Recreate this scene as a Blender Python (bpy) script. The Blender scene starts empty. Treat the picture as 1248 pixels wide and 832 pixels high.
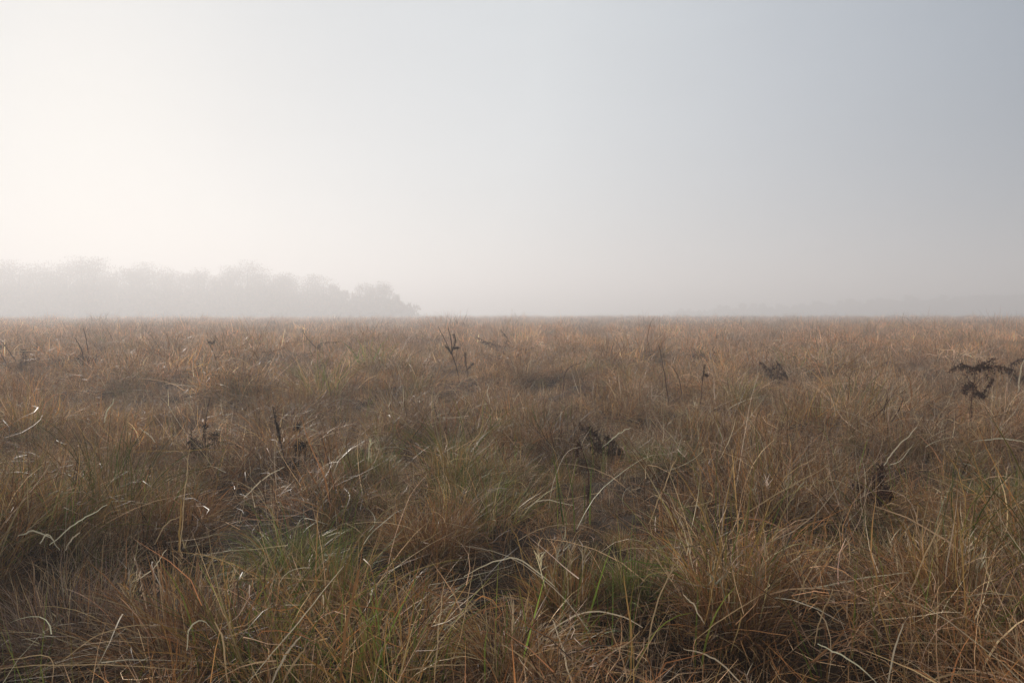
import bpy, math, random
import numpy as np
from mathutils import Vector

scene = bpy.context.scene
COL = scene.collection
R = math.radians

# ------------------------------------------------------------------ camera
F_PX, CX, CY = 970.7, 624.0, 416.0          # 28 mm on 36 mm, photograph is 1248 x 832
HORIZON = 383.0
CAM_H = 1.0
PITCH = math.atan((CY - HORIZON) / F_PX)     # looking slightly down
cam_d = bpy.data.cameras.new('camera')
cam_d.lens = 28.0
cam_d.sensor_width = 36.0
cam_d.clip_start = 0.05
cam_d.clip_end = 4000
cam = bpy.data.objects.new('camera', cam_d)
COL.objects.link(cam)
cam.location = (0, 0, CAM_H)
cam.rotation_euler = (R(90) - PITCH, 0, 0)
scene.camera = cam


def ray(px, py):
    x = (px - CX) / F_PX
    z = -(py - CY) / F_PX
    c, s = math.cos(PITCH), math.sin(PITCH)
    return np.array([x, c + z * s, z * c - s])


def at(px, py, z=0.0):
    """point of the plane at height z seen at this pixel of the photograph"""
    d = ray(px, py)
    t = (z - CAM_H) / d[2]
    return np.array([0, 0, CAM_H]) + d * t


def at_depth(px, py, y):
    d = ray(px, py)
    return np.array([0, 0, CAM_H]) + d * (y / d[1])


# ------------------------------------------------------------------ noise and terrain
def _hash(ix, iy, seed):
    ix = ix.astype(np.int64).astype(np.uint64)
    iy = iy.astype(np.int64).astype(np.uint64)
    with np.errstate(over='ignore'):
        n = ix * np.uint64(374761393) + iy * np.uint64(668265263) + np.uint64(seed * 974711 + 13)
        n = n & np.uint64(0xffffffff)
        n = ((n ^ (n >> np.uint64(13))) * np.uint64(1274126177)) & np.uint64(0xffffffff)
        n = n ^ (n >> np.uint64(16))
    return (n & np.uint64(0xffff)).astype(np.float64) / 65535.0


def vnoise(x, y, seed=0):
    x = np.asarray(x, float)
    y = np.asarray(y, float)
    ix, iy = np.floor(x), np.floor(y)
    fx, fy = x - ix, y - iy
    ux, uy = fx * fx * (3 - 2 * fx), fy * fy * (3 - 2 * fy)
    a, b = _hash(ix, iy, seed), _hash(ix + 1, iy, seed)
    c, d = _hash(ix, iy + 1, seed), _hash(ix + 1, iy + 1, seed)
    return (a * (1 - ux) + b * ux) * (1 - uy) + (c * (1 - ux) + d * ux) * uy


def fbm(x, y, seed=0, octv=3):
    v, a, t = 0, 1.0, 0
    for k in range(octv):
        v = v + a * vnoise(x * 2 ** k + 17.3 * k, y * 2 ** k - 9.1 * k, seed + k)
        t += a
        a *= .5
    return v / t


def hummock(x, y):
    x = np.asarray(x, float)
    y = np.asarray(y, float)
    qx = x + .5 * vnoise(x * .9, y * .9, 3)
    qy = y + .5 * vnoise(x * .9 + 40, y * .9, 4)
    return .68 * vnoise(qx * 1.8, qy * 1.8, 5) + .32 * vnoise(qx * 3.6, qy * 3.6, 8)


def ground_z(x, y):
    x = np.asarray(x, float)
    y = np.asarray(y, float)
    r = np.hypot(x, y)
    near = np.clip(1.4 - r / 60.0, 0, 1)
    z = (hummock(x, y) - .45) * .27 * near
    z = z + (vnoise(x * 3.9, y * 3.9, 6) - .5) * .06 * near
    z = z + (vnoise(x * .16, y * .16, 7) - .5) * .16 * np.clip(r / 12, 0.3, 1)
    z = z + (fbm(x * .013 + 5, y * .013, 15, 2) - .5) * .3 * np.clip((r - 35) / 60, 0, 1)
    return z


def new_mesh(name, verts, faces_flat, loop_counts, cols=None, smooth=False):
    me = bpy.data.meshes.new(name)
    nv = len(verts)
    me.vertices.add(nv)
    me.vertices.foreach_set('co', np.ascontiguousarray(verts, dtype=np.float32).ravel())
    me.loops.add(len(faces_flat))
    me.loops.foreach_set('vertex_index', np.ascontiguousarray(faces_flat, dtype=np.int32))
    nf = len(loop_counts)
    me.polygons.add(nf)
    starts = np.concatenate([[0], np.cumsum(loop_counts)[:-1]]).astype(np.int32)
    me.polygons.foreach_set('loop_start', starts)
    me.update(calc_edges=True)
    if smooth:
        me.polygons.foreach_set('use_smooth', np.ones(nf, dtype=bool))
    if cols is not None:
        at_ = me.attributes.new('col', 'FLOAT_COLOR', 'POINT')
        c4 = np.ones((nv, 4), np.float32)
        c4[:, :3] = cols
        at_.data.foreach_set('color', c4.ravel())
    return me


class Geo:
    """collects quads and triangles with one colour per vertex"""
    def __init__(self):
        self.v, self.f, self.n, self.c, self.k = [], [], [], [], 0

    def add(self, verts, quads, cols):
        verts = np.asarray(verts, float)
        quads = np.asarray(quads, int)
        self.v.append(verts)
        self.f.append((quads + self.k).ravel())
        self.n.append(np.full(len(quads), quads.shape[1]))
        self.c.append(np.broadcast_to(np.asarray(cols, float), (len(verts), 3)))
        self.k += len(verts)

    def mesh(self, name, smooth=True):
        return new_mesh(name, np.concatenate(self.v), np.concatenate(self.f), np.concatenate(self.n),
                        np.concatenate(self.c), smooth)

    def build(self, name, mat, parent=None):
        me = self.mesh(name)
        me.materials.append(mat)
        o = bpy.data.objects.new(name, me)
        COL.objects.link(o)
        if parent is not None:
            o.parent = parent
        return o


def blades(g, rng, root, length, lean, az, droop, curl, width, col, seg=4, power=1.3, kink=0.0):
    """grass blades: tapered strips that bend from their first lean towards the ground"""
    n = len(root)
    s = np.linspace(0, 1, seg + 1)
    th = lean[:, None] + droop[:, None] * (s[None] ** power)
    if kink:
        th = th + np.cumsum(rng.normal(0, kink, (n, seg + 1)), axis=1)
    a = az[:, None] + curl[:, None] * s[None]
    d = np.stack([np.sin(th) * np.cos(a), np.sin(th) * np.sin(a), np.cos(th)], -1)
    step = length[:, None, None] / seg * (d[:, :-1] + d[:, 1:]) * .5
    p = np.concatenate([np.zeros((n, 1, 3)), np.cumsum(step, 1)], 1) + root[:, None, :]
    side = np.stack([-np.sin(a), np.cos(a), np.zeros_like(a)], -1)
    nrm = np.cross(d, side)
    roll = rng.uniform(-1.2, 1.2, n)[:, None, None] + rng.uniform(-.9, .9, n)[:, None, None] * s[None, :, None]
    sv = side * np.cos(roll) + nrm * np.sin(roll)
    w = width[:, None] * (.12 + .88 * (1 - s[None]) ** .65) * .5
    L, Rr = p - sv * w[..., None], p + sv * w[..., None]
    verts = np.stack([L, Rr], 2).reshape(n * (seg + 1) * 2, 3)
    base = (np.arange(n) * (seg + 1) * 2)[:, None] + (np.arange(seg) * 2)[None]
    base = base.ravel()
    quads = np.stack([base, base + 1, base + 3, base + 2], -1)
    cols = np.repeat(col, (seg + 1) * 2, axis=0)
    g.add(verts, quads, cols)


def pick_cols(rng, n, palette, weights, jit=.34):
    palette = np.array(palette)
    w = np.array(weights, float)
    i = rng.choice(len(palette), n, p=w / w.sum())
    return palette[i] * np.exp(rng.normal(0, jit, (n, 1))) * (1 + rng.normal(0, .04, (n, 3)))


STRAW = (.60, .43, .24)
PALE = (.80, .67, .47)
BROWN = (.33, .172, .078)
RUSSET = (.37, .18, .070)
GREY = (.37, .25, .155)
DARK = (.080, .044, .025)
OLIVE = (.27, .235, .070)
GREEN = (.15, .20, .040)
OCHRE = (.44, .27, .095)


# ------------------------------------------------------------------ materials
def blade_material(name, tinted, trans=.22, rough=.46):
    m = bpy.data.materials.new(name)
    m.use_nodes = True
    nt = m.node_tree
    nt.nodes.clear()
    N, L = nt.nodes.new, nt.links.new
    out = N('ShaderNodeOutputMaterial')
    a = N('ShaderNodeAttribute')
    a.attribute_name = 'col'
    colour = a.outputs['Color']
    if tinted:
        t = N('ShaderNodeAttribute')
        t.attribute_type = 'INSTANCER'
        t.attribute_name = 'tint'
        mx = N('ShaderNodeMix')
        mx.data_type = 'RGBA'
        mx.blend_type = 'MULTIPLY'
        mx.inputs['Factor'].default_value = 1
        L(colour, mx.inputs['A'])
        L(t.outputs['Color'], mx.inputs['B'])
        colour = mx.outputs['Result']
    # fine mottling along each blade
    geo = N('ShaderNodeTexCoord')
    no = N('ShaderNodeTexNoise')
    no.inputs['Scale'].default_value = 38
    L(geo.outputs['Object'], no.inputs['Vector'])
    mr = N('ShaderNodeMapRange')
    mr.inputs['To Min'].default_value = .68
    mr.inputs['To Max'].default_value = 1.3
    L(no.outputs['Fac'], mr.inputs['Value'])
    vm = N('ShaderNodeVectorMath')
    vm.operation = 'SCALE'
    L(colour, vm.inputs[0])
    L(mr.outputs['Result'], vm.inputs['Scale'])
    colour = vm.outputs['Vector']
    p = N('ShaderNodeBsdfPrincipled')
    p.inputs['Roughness'].default_value = rough
    p.inputs['Specular IOR Level'].default_value = .15
    L(colour, p.inputs['Base Color'])
    tr = N('ShaderNodeBsdfTranslucent')
    L(colour, tr.inputs['Color'])
    ms = N('ShaderNodeMixShader')
    ms.inputs['Fac'].default_value = trans
    L(p.outputs[0], ms.inputs[1])
    L(tr.outputs[0], ms.inputs[2])
    L(ms.outputs[0], out.inputs['Surface'])
    return m


M_TUFT = blade_material('dry_grass_scattered', True)
M_BLADE = blade_material('dry_grass', False)
M_DEAD = blade_material('dead_leaf', False, trans=.12, rough=.8)
M_STEM = blade_material('dead_stem', False, trans=.0, rough=.75)


def soil_material():
    m = bpy.data.materials.new('peaty_ground')
    m.use_nodes = True
    nt = m.node_tree
    N, L = nt.nodes.new, nt.links.new
    p = nt.nodes['Principled BSDF']
    p.inputs['Roughness'].default_value = .95
    p.inputs['Specular IOR Level'].default_value = .1
    tc = N('ShaderNodeTexCoord')
    n1 = N('ShaderNodeTexNoise')
    n1.inputs['Scale'].default_value = 7
    n1.inputs['Detail'].default_value = 8
    n1.inputs['Roughness'].default_value = .7
    L(tc.outputs['Object'], n1.inputs['Vector'])
    r1 = N('ShaderNodeValToRGB')
    r1.color_ramp.elements[0].position = .35
    r1.color_ramp.elements[0].color = (.020, .013, .008, 1)
    r1.color_ramp.elements[1].position = .72
    r1.color_ramp.elements[1].color = (.10, .060, .034, 1)
    L(n1.outputs['Fac'], r1.inputs['Fac'])
    # beyond the standing grass the ground itself carries the matted straw colour
    n2 = N('ShaderNodeTexNoise')
    n2.inputs['Scale'].default_value = .12
    n2.inputs['Detail'].default_value = 6
    L(tc.outputs['Object'], n2.inputs['Vector'])
    r2 = N('ShaderNodeValToRGB')
    r2.color_ramp.elements[0].position = .35
    r2.color_ramp.elements[0].color = (.085, .055, .036, 1)
    r2.color_ramp.elements[1].position = .65
    r2.color_ramp.elements[1].color = (.15, .095, .058, 1)
    L(n2.outputs['Fac'], r2.inputs['Fac'])
    ln = N('ShaderNodeVectorMath')
    ln.operation = 'LENGTH'
    L(tc.outputs['Object'], ln.inputs[0])
    mr = N('ShaderNodeMapRange')
    mr.inputs['From Min'].default_value = 60
    mr.inputs['From Max'].default_value = 130
    L(ln.outputs['Value'], mr.inputs['Value'])
    mx = N('ShaderNodeMix')
    mx.data_type = 'RGBA'
    L(mr.outputs['Result'], mx.inputs['Factor'])
    L(r1.outputs['Color'], mx.inputs['A'])
    L(r2.outputs['Color'], mx.inputs['B'])
    L(mx.outputs['Result'], p.inputs['Base Color'])
    bp = N('ShaderNodeBump')
    bp.inputs['Strength'].default_value = .6
    bp.inputs['Distance'].default_value = .03
    L(n1.outputs['Fac'], bp.inputs['Height'])
    L(bp.outputs['Normal'], p.inputs['Normal'])
    return m


# ------------------------------------------------------------------ ground: one polar sheet
NA, rad = 384, np.concatenate([[0.0], np.geomspace(.25, 900, 250)])
ang = np.linspace(0, 2 * math.pi, NA, endpoint=False)
rr, aa = np.meshgrid(rad[1:], ang, indexing='ij')
gx, gy = rr * np.cos(aa), rr * np.sin(aa)
gv = np.stack([gx, gy, ground_z(gx, gy)], -1).reshape(-1, 3)
gv = np.concatenate([[[0, 0, float(ground_z(0, 0))]], gv])
nr = len(rad) - 1
i, j = np.meshgrid(np.arange(nr - 1), np.arange(NA), indexing='ij')
a0 = 1 + i * NA + j
a1 = 1 + i * NA + (j + 1) % NA
q = np.stack([a0, a0 + NA, a1 + NA, a1], -1).reshape(-1, 4)
tri = np.stack([np.zeros(NA, int), 1 + np.arange(NA), 1 + (np.arange(NA) + 1) % NA], -1)
me = new_mesh('ground', gv, np.concatenate([q.ravel(), tri.ravel()]),
              np.concatenate([np.full(len(q), 4), np.full(NA, 3)]), None, True)
me.materials.append(soil_material())
ground = bpy.data.objects.new('ground', me)
COL.objects.link(ground)
ground['kind'] = 'structure'
ground['label'] = 'dark peaty ground under the rough grass'

# ------------------------------------------------------------------ the tufts the grass is grown from
rng = np.random.default_rng(11)


def disc(n, r, zr=(0, 0)):
    a = rng.uniform(0, 2 * math.pi, n)
    d = r * np.sqrt(rng.uniform(0, 1, n))
    return np.stack([d * np.cos(a), d * np.sin(a), rng.uniform(zr[0], zr[1] + 1e-6, n)], -1), a


def U(a, b, n):
    return rng.uniform(a, b, n)


def mound(g, n, r=.10, L=(.22, .42), w=.0028, pal=None, wt=None, seg=5, lean=(.0, .9), droop=(.5, 1.9)):
    root, a = disc(n, r)
    az = a + rng.normal(0, .7, n)
    blades(g, rng, root, U(*L, n), U(*lean, n), az, U(*droop, n), rng.normal(0, .5, n),
           w * U(.6, 1.35, n), pick_cols(rng, n, pal, wt), seg, 1.2, .085)


def upright(g, n, r=.08, L=(.22, .44), w=.003, pal=None, wt=None, seg=4):
    root, a = disc(n, r)
    az = a + rng.normal(0, .9, n)
    blades(g, rng, root, U(*L, n), np.abs(rng.normal(0, .26, n)), az, np.abs(rng.normal(.25, .45, n)),
           rng.normal(0, .4, n), w * U(.6, 1.4, n), pick_cols(rng, n, pal, wt), seg, 1.6, .07)


def tangle(g, n, r=.26, L=(.12, .36), w=.0021, pal=None, wt=None, seg=4, z=(.0, .2)):
    root, a = disc(n, r, z)
    blades(g, rng, root, U(*L, n), U(.35, 1.65, n), U(0, 6.28, n), rng.normal(.25, .7, n),
           rng.normal(0, 1.8, n), w * U(.6, 1.5, n), pick_cols(rng, n, pal, wt), seg, 1.0, .16)


def dome(g, n, r=.25, h=.13, L=(.12, .36), w=.0030, pal=None, wt=None, seg=4):
    """fluffy cushion: fine short blades standing out of a rounded heap in every direction"""
    root, a = disc(n, r)
    d = np.hypot(root[:, 0], root[:, 1]) / r
    root[:, 2] = h * (1 - d ** 2) * U(.35, 1, n)
    blades(g, rng, root, U(*L, n), np.clip(d * .8 + rng.normal(.15, .6, n), 0, 1.8), a + rng.normal(0, 1.5, n), rng.normal(.5, .8, n),
           rng.normal(0, 1.3, n), w * np.exp(rng.normal(-.1, .4, n)), pick_cols(rng, n, pal, wt, .4), seg, 1.0, .12)


def stalks(g, n, r=.16, L=(.34, .62), w=.003, pal=None, wt=None, head=True, seg=5):
    root, a = disc(n, r)
    az = U(0, 6.28, n)
    ln, le, dr = U(*L, n), np.abs(rng.normal(.1, .22, n)), np.abs(rng.normal(.12, .35, n))
    col = pick_cols(rng, n, pal, wt)
    blades(g, rng, root, ln, le, az, dr, rng.normal(0, .2, n), w * U(.7, 1.3, n), col, seg, 2.0, .03)
    if head:
        for k in range(n):
            d = np.array([math.sin(le[k] + dr[k] * .3) * math.cos(az[k]), math.sin(le[k] + dr[k] * .3) * math.sin(az[k]),
                          math.cos(le[k] + dr[k] * .3)])
            m = 7
            rt = root[k] + d * (ln[k] * U(.72, .97, m))[:, None]
            blades(g, rng, rt, U(.02, .06, m), U(.2, .9, m), U(0, 6.28, m), U(0, .6, m), U(-1, 1, m),
                   np.full(m, w * .8), np.repeat(col[k:k + 1] * .8, m, 0), 2)


LIB = bpy.data.collections.new('grass_kinds')     # never linked to the scene: only instanced by the grass


def lib(g):
    k = len(LIB.objects)
    me = g.mesh('grass_tuft', True)
    me.materials.append(M_TUFT)
    o = bpy.data.objects.new('grass_tuft_%02d' % k, me)
    LIB.objects.link(o)
    return k


P_BROWN = ([BROWN, RUSSET, GREY, STRAW, DARK], [4, 3, 2, 1.5, 1.2])
P_ORANGE = ([RUSSET, OCHRE, BROWN, STRAW], [3, 3, 2, 1.5])
P_GREY = ([GREY, (.46, .33, .22), BROWN, PALE, DARK, STRAW], [3, 2.5, 3, .6, 1.5, 1])
P_OLIVE = ([OLIVE, OCHRE, GREEN, STRAW, BROWN], [4, 2, 1.6, 1.3, 1])
P_STRAW = ([STRAW, PALE, OCHRE, BROWN], [4, 1.6, 2, 1])
P_DARK = ([DARK, (.06, .038, .026), BROWN], [4, 3, 1])


def make(fn, *a, pal, **k):
    g = Geo()
    fn(g, *a, pal=pal[0], wt=pal[1], **k)
    return g


KN = {}
KN['mound'] = [lib(make(mound, 130, pal=P_BROWN, w=.0036)), lib(make(mound, 120, pal=P_ORANGE, w=.0036)),
               lib(make(mound, 130, pal=P_GREY, L=(.18, .36)))]
KN['dome'] = [lib(make(dome, 230, pal=P_BROWN)), lib(make(dome, 230, pal=P_ORANGE)), lib(make(dome, 220, pal=P_GREY, h=.12)),
              lib(make(dome, 220, pal=P_BROWN, r=.18, h=.2))]
KN['up'] = [lib(make(upright, 70, w=.0038, pal=P_ORANGE)), lib(make(upright, 55, w=.0038, pal=P_STRAW, L=(.2, .4)))]
KN['tangle'] = [lib(make(tangle, 150, w=.003, pal=P_BROWN)), lib(make(tangle, 150, w=.003, pal=P_GREY)),
                lib(make(tangle, 140, w=.003, pal=P_BROWN, r=.2, z=(0, .3)))]
KN['olive'] = [lib(make(mound, 120, pal=P_OLIVE, w=.004, lean=(0, .6), droop=(.3, 1.4)))]
KN['stalk'] = [lib(make(stalks, 7, pal=P_STRAW)), lib(make(stalks, 5, pal=P_ORANGE, L=(.3, .55)))]
KN['dark'] = [lib(make(tangle, 200, pal=P_DARK, r=.17, L=(.08, .24), w=.003, z=(0, .16)))]
# the same kinds with fewer, broader blades for the far field
KF = {}
KF['mound'] = [lib(make(mound, 80, pal=P_BROWN, w=.007, seg=3)), lib(make(mound, 75, pal=P_ORANGE, w=.007, seg=3)),
               lib(make(mound, 80, pal=P_GREY, w=.007, seg=3, L=(.18, .36)))]
KF['dome'] = [lib(make(dome, 90, pal=P_BROWN, w=.0062, seg=3)), lib(make(dome, 90, pal=P_ORANGE, w=.0062, seg=3)),
              lib(make(dome, 90, pal=P_GREY, h=.12, w=.0062, seg=3))]
KF['up'] = [lib(make(upright, 45, pal=P_ORANGE, w=.007, seg=3)), lib(make(upright, 40, pal=P_STRAW, w=.006, seg=3))]
KF['tangle'] = [lib(make(tangle, 100, pal=P_BROWN, w=.005, seg=2)), lib(make(tangle, 100, pal=P_GREY, w=.005, seg=2)),
                lib(make(tangle, 90, pal=P_BROWN, w=.005, r=.2, z=(0, .3), seg=2))]
KF['olive'] = [lib(make(mound, 50, pal=P_OLIVE, w=.008, seg=3, lean=(0, .6), droop=(.3, 1.4)))]
KF['stalk'] = [lib(make(stalks, 5, pal=P_STRAW, w=.005, seg=3)), lib(make(stalks, 4, pal=P_ORANGE, w=.005, L=(.3, .55), seg=3))]
KF['dark'] = [lib(make(tangle, 90, pal=P_DARK, r=.2, L=(.1, .28), w=.008, z=(0, .18), seg=2))]


def grass_nodes():
    ng = bpy.data.node_groups.new('grow_grass', 'GeometryNodeTree')
    ng.interface.new_socket('Geometry', in_out='INPUT', socket_type='NodeSocketGeometry')
    ng.interface.new_socket('Geometry', in_out='OUTPUT', socket_type='NodeSocketGeometry')
    N, L = ng.nodes.new, ng.links.new
    gi, go = N('NodeGroupInput'), N('NodeGroupOutput')
    ci = N('GeometryNodeCollectionInfo')
    ci.inputs['Collection'].default_value = LIB
    ci.inputs['Separate Children'].default_value = True
    ci.inputs['Reset Children'].default_value = True
    ip = N('GeometryNodeInstanceOnPoints')
    ip.inputs['Pick Instance'].default_value = True

    def named(name, t):
        n = N('GeometryNodeInputNamedAttribute')
        n.data_type = t
        n.inputs['Name'].default_value = name
        return n.outputs['Attribute']
    L(gi.outputs[0], ip.inputs['Points'])
    L(ci.outputs[0], ip.inputs['Instance'])
    L(named('kind_index', 'INT'), ip.inputs['Instance Index'])
    L(named('turn', 'FLOAT_VECTOR'), ip.inputs['Rotation'])
    L(named('size', 'FLOAT_VECTOR'), ip.inputs['Scale'])
    L(ip.outputs[0], go.inputs[0])
    return ng


GRASS_NG = grass_nodes()


def field(name, label, pts, kind, turn, size, tint):
    n = len(pts)
    me = bpy.data.meshes.new(name)
    me.vertices.add(n)
    me.vertices.foreach_set('co', pts.astype(np.float32).ravel())
    a = me.attributes.new('kind_index', 'INT', 'POINT')
    a.data.foreach_set('value', kind.astype(np.int32))
    for nm, val in (('turn', turn), ('size', size)):
        a = me.attributes.new(nm, 'FLOAT_VECTOR', 'POINT')
        a.data.foreach_set('vector', val.astype(np.float32).ravel())
    a = me.attributes.new('tint', 'FLOAT_COLOR', 'POINT')
    c4 = np.ones((n, 4), np.float32)
    c4[:, :3] = tint
    a.data.foreach_set('color', c4.ravel())
    me.update()
    o = bpy.data.objects.new(name, me)
    COL.objects.link(o)
    md = o.modifiers.new('grow', 'NODES')
    md.node_group = GRASS_NG
    o['kind'] = 'stuff'
    o['label'] = label
    o['category'] = 'grass'
    return o


# ------------------------------------------------------------------ the named tussocks of the foreground
# (px, py of the foot, half width px, height px, kind, tint, label)
TUSSOCKS = [
    (222, 785, 110, 150, 'spiky', 'brown', 'big brown tussock at lower left with a spiky upright centre and pale arching sides'),
    (88, 765, 95, 110, 'fluffy', 'pinkish', 'fluffy pinkish brown grass mound at the left, topped with bleached pale straw'),
    (352, 705, 65, 95, 'arching', 'olive', 'yellow green tussock of fine arching blades left of centre'),
    (212, 655, 62, 72, 'fluffy', 'russet', 'fine russet fluffy mound below the two brown seed stems at left'),
    (478, 775, 85, 90, 'arching', 'brown', 'pale brown tussock combed over to the right, bottom centre left'),
    (622, 828, 105, 105, 'arching', 'ochre', 'wide arching straw brown tussock at the bottom centre'),
    (690, 760, 60, 115, 'upright', 'russet', 'orange brown upright tussock with green blades at its foot, bottom centre'),
    (525, 690, 58, 80, 'fluffy', 'russet', 'fluffy russet mound just above the combed over tussock'),
    (890, 800, 85, 120, 'upright', 'russet', 'rusty orange upright tussock with tall pale stems, lower right of centre'),
    (1150, 790, 115, 125, 'spiky', 'ochre', 'large golden brown tussock at lower right with upright reddish stems in it'),
    (985, 735, 80, 75, 'arching', 'grey', 'greyish brown tussock combed flat towards the left, lower right'),
    (1050, 655, 75, 75, 'arching', 'ochre', 'ochre tussock arching over a dark hollow below the blackened bracken'),
    (1215, 625, 60, 75, 'arching', 'olive', 'drooping olive brown tussock at the right edge under a long bent blade'),
    (942, 660, 55, 70, 'upright', 'ochre', 'stiff straw coloured tussock between the middle and the right'),
    (772, 760, 55, 85, 'thin', 'olive', 'thin open grey green tussock right of the orange upright one'),
    (815, 600, 45, 55, 'arching', 'olive', 'small rounded olive tussock in the middle distance right of centre'),
    (858, 545, 36, 48, 'upright', 'ochre', 'pointed golden tuft in the middle distance right of centre'),
    (22, 655, 55, 70, 'arching', 'olive', 'olive brown tussock cut by the left edge of the picture'),
    (98, 600, 50, 60, 'fluffy', 'grey', 'greyish fluffy mound left of the russet one'),
    (445, 610, 48, 62, 'upright', 'olive', 'upright olive straw tussock right of the stem with the dark round foot'),
    (580, 640, 50, 58, 'arching', 'olive', 'low olive tussock just left of the picture centre'),
    (1010, 600, 48, 55, 'upright', 'ochre', 'golden upright tuft left of the blackened bracken'),
    (105, 545, 32, 45, 'fluffy', 'brown', 'brown tapering tuft standing in grey grass at left'),
    (1195, 555, 40, 50, 'upright', 'ochre', 'sandy tuft under the dark dead bracken at right'),
    (640, 560, 40, 40, 'fluffy', 'russet', 'reddish fine mound behind the low olive tussock'),
]
TP = {'brown': ([BROWN, STRAW, RUSSET, GREY], [4, 2.2, 2, 1.5]),
      'pinkish': ([(.30, .20, .15), BROWN, GREY, STRAW], [4, 2, 2, 1]),
      'olive': ([OLIVE, (.33, .28, .12), GREEN, STRAW], [4, 3, 1.6, 1.2]),
      'russet': ([RUSSET, BROWN, OCHRE, STRAW], [4, 2, 2, .8]),
      'ochre': ([OCHRE, BROWN, STRAW, RUSSET], [3, 2.4, 2, 1.2]),
      'grey': ([GREY, BROWN, STRAW, DARK], [4, 2.5, 1.5, .8])}
GROUP_T = 'grass tussocks standing out of the field'
tussock_xy = []


def tussock(px, py, hw, hp, kind, tone, label):
    p = at(px, py, 0.0)
    dist = p[1]
    wr = hw * dist / F_PX              # half width in metres
    ht = max(hp * dist / F_PX * .95, .22)
    tussock_xy.append((p[0], p[1], wr))
    t = bpy.data.objects.new('grass_tussock', None)
    t.empty_display_size = .1
    COL.objects.link(t)
    t.location = (p[0], p[1], float(ground_z(p[0], p[1])) - .02)
    t['label'], t['category'], t['group'] = label, 'tussock', GROUP_T
    pal, wt = TP[tone]
    lod = min(1.0, (4.5 / dist)) ** .5
    wmul = 1.45 + max(0, dist - 5) * .09
    fr = min(wr * .45, .17)
    g = Geo()
    n = int(620 * lod)
    if kind == 'fluffy':
        mound(g, n, fr * 1.25, (ht * .7, ht * 1.25), .0019 * wmul, pal, wt, 5, (0, 1.0), (.4, 1.6))
        root, a = disc(n, wr * .8, (0, ht * .55))
        blades(g, rng, root, U(.1, .24, n), U(.1, 1.2, n), a + rng.normal(0, .8, n), rng.normal(.3, .7, n),
               rng.normal(0, 1.5, n), .0018 * wmul * U(.6, 1.4, n), pick_cols(rng, n, pal, wt), 4, 1, .18)
    elif kind == 'arching':
        mound(g, n, fr, (ht * .8, ht * 1.4), .0028 * wmul, pal, wt, 7, (0, .85), (.9, 2.2))
    elif kind == 'upright':
        upright(g, int(n * .5), fr, (ht * .5, ht * .95), .0033 * wmul, pal, wt, 6)
        mound(g, int(n * .4), fr, (ht * .6, ht * 1.2), .0026 * wmul, pal, wt, 6, (.1, 1.0), (.4, 1.8))
    elif kind == 'spiky':
        upright(g, int(n * .3), fr * .7, (ht * .7, ht * 1.2), .0034 * wmul, pal, wt, 6)
        mound(g, int(n * .9), fr * 1.3, (ht * .75, ht * 1.3), .0026 * wmul, pal, wt, 7, (.2, 1.1), (.8, 1.8))
    else:
        upright(g, int(n * .3), fr * 1.3, (ht * .6, ht * 1.15), .0026 * wmul, pal, wt, 6)
        mound(g, int(n * .25), fr, (ht * .8, ht * 1.3), .0024 * wmul, pal, wt, 6)
    g.build('dry_blades', M_BLADE, t)
    # dead thatch collapsed round the foot
    g = Geo()
    tangle(g, int(420 * lod), wr * .75, (.07, .17), .0024 * wmul, [DARK, BROWN, GREY], [2, 3, 2], 4, (0, ht * .22))
    g.build('dead_thatch', M_BLADE, t)
    if tone == 'olive' or 'green' in label:
        g = Geo()
        n = int(70 * lod)
        upright(g, n, fr, (ht * .5, ht * .95), .0045 * wmul, [GREEN, (.17, .20, .055), OLIVE], [3, 2, 2], 5)
        g.build('green_blades', M_BLADE, t)
    if kind in ('upright', 'spiky'):
        g = Geo()
        stalks(g, int(10 + 8 * lod), fr * 1.2, (ht * .7, ht * 1.1), .0034 * wmul, [STRAW, PALE, OCHRE], [3, 2, 2], True, 7)
        g.build('flower_stalks', M_BLADE, t)
    t.rotation_euler = (0, 0, 0)
    return t


for spec in TUSSOCKS:
    tussock(*spec)

# ------------------------------------------------------------------ dead plants
def tube(g, pts, r0, r1, col, sides=6):
    pts = np.asarray(pts, float)
    n = len(pts)
    d = np.gradient(pts, axis=0)
    d /= np.linalg.norm(d, axis=1, keepdims=True) + 1e-9
    ref = np.array([.31, .93, .19])
    u = np.cross(d, ref)
    u /= np.linalg.norm(u, axis=1, keepdims=True) + 1e-9
    v = np.cross(d, u)
    rad_ = np.linspace(r0, r1, n)[:, None, None]
    a = np.linspace(0, 2 * math.pi, sides, endpoint=False)[None, :, None]
    ring = pts[:, None] + rad_ * (np.cos(a) * u[:, None] + np.sin(a) * v[:, None])
    verts = ring.reshape(-1, 3)
    i, j = np.meshgrid(np.arange(n - 1), np.arange(sides), indexing='ij')
    q0 = i * sides + j
    q1 = i * sides + (j + 1) % sides
    quads = np.stack([q0, q1, q1 + sides, q0 + sides], -1).reshape(-1, 4)
    g.add(verts, quads, col)


def smooth_path(pts, n=18):
    pts = np.asarray(pts, float)
    if len(pts) < 3:
        t = np.linspace(0, 1, n)[:, None]
        return pts[0] * (1 - t) + pts[-1] * t
    P_ = np.concatenate([[2 * pts[0] - pts[1]], pts, [2 * pts[-1] - pts[-2]]])
    out = []
    m = max(3, n // (len(pts) - 1))
    for k in range(1, len(P_) - 2):
        p0, p1, p2, p3 = P_[k - 1:k + 3]
        for t in np.linspace(0, 1, m, endpoint=False):
            out.append(.5 * (2 * p1 + (p2 - p0) * t + (2 * p0 - 5 * p1 + 4 * p2 - p3) * t * t + (3 * p1 - p0 - 3 * p2 + p3) * t ** 3))
    out.append(pts[-1])
    return np.array(out)


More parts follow.
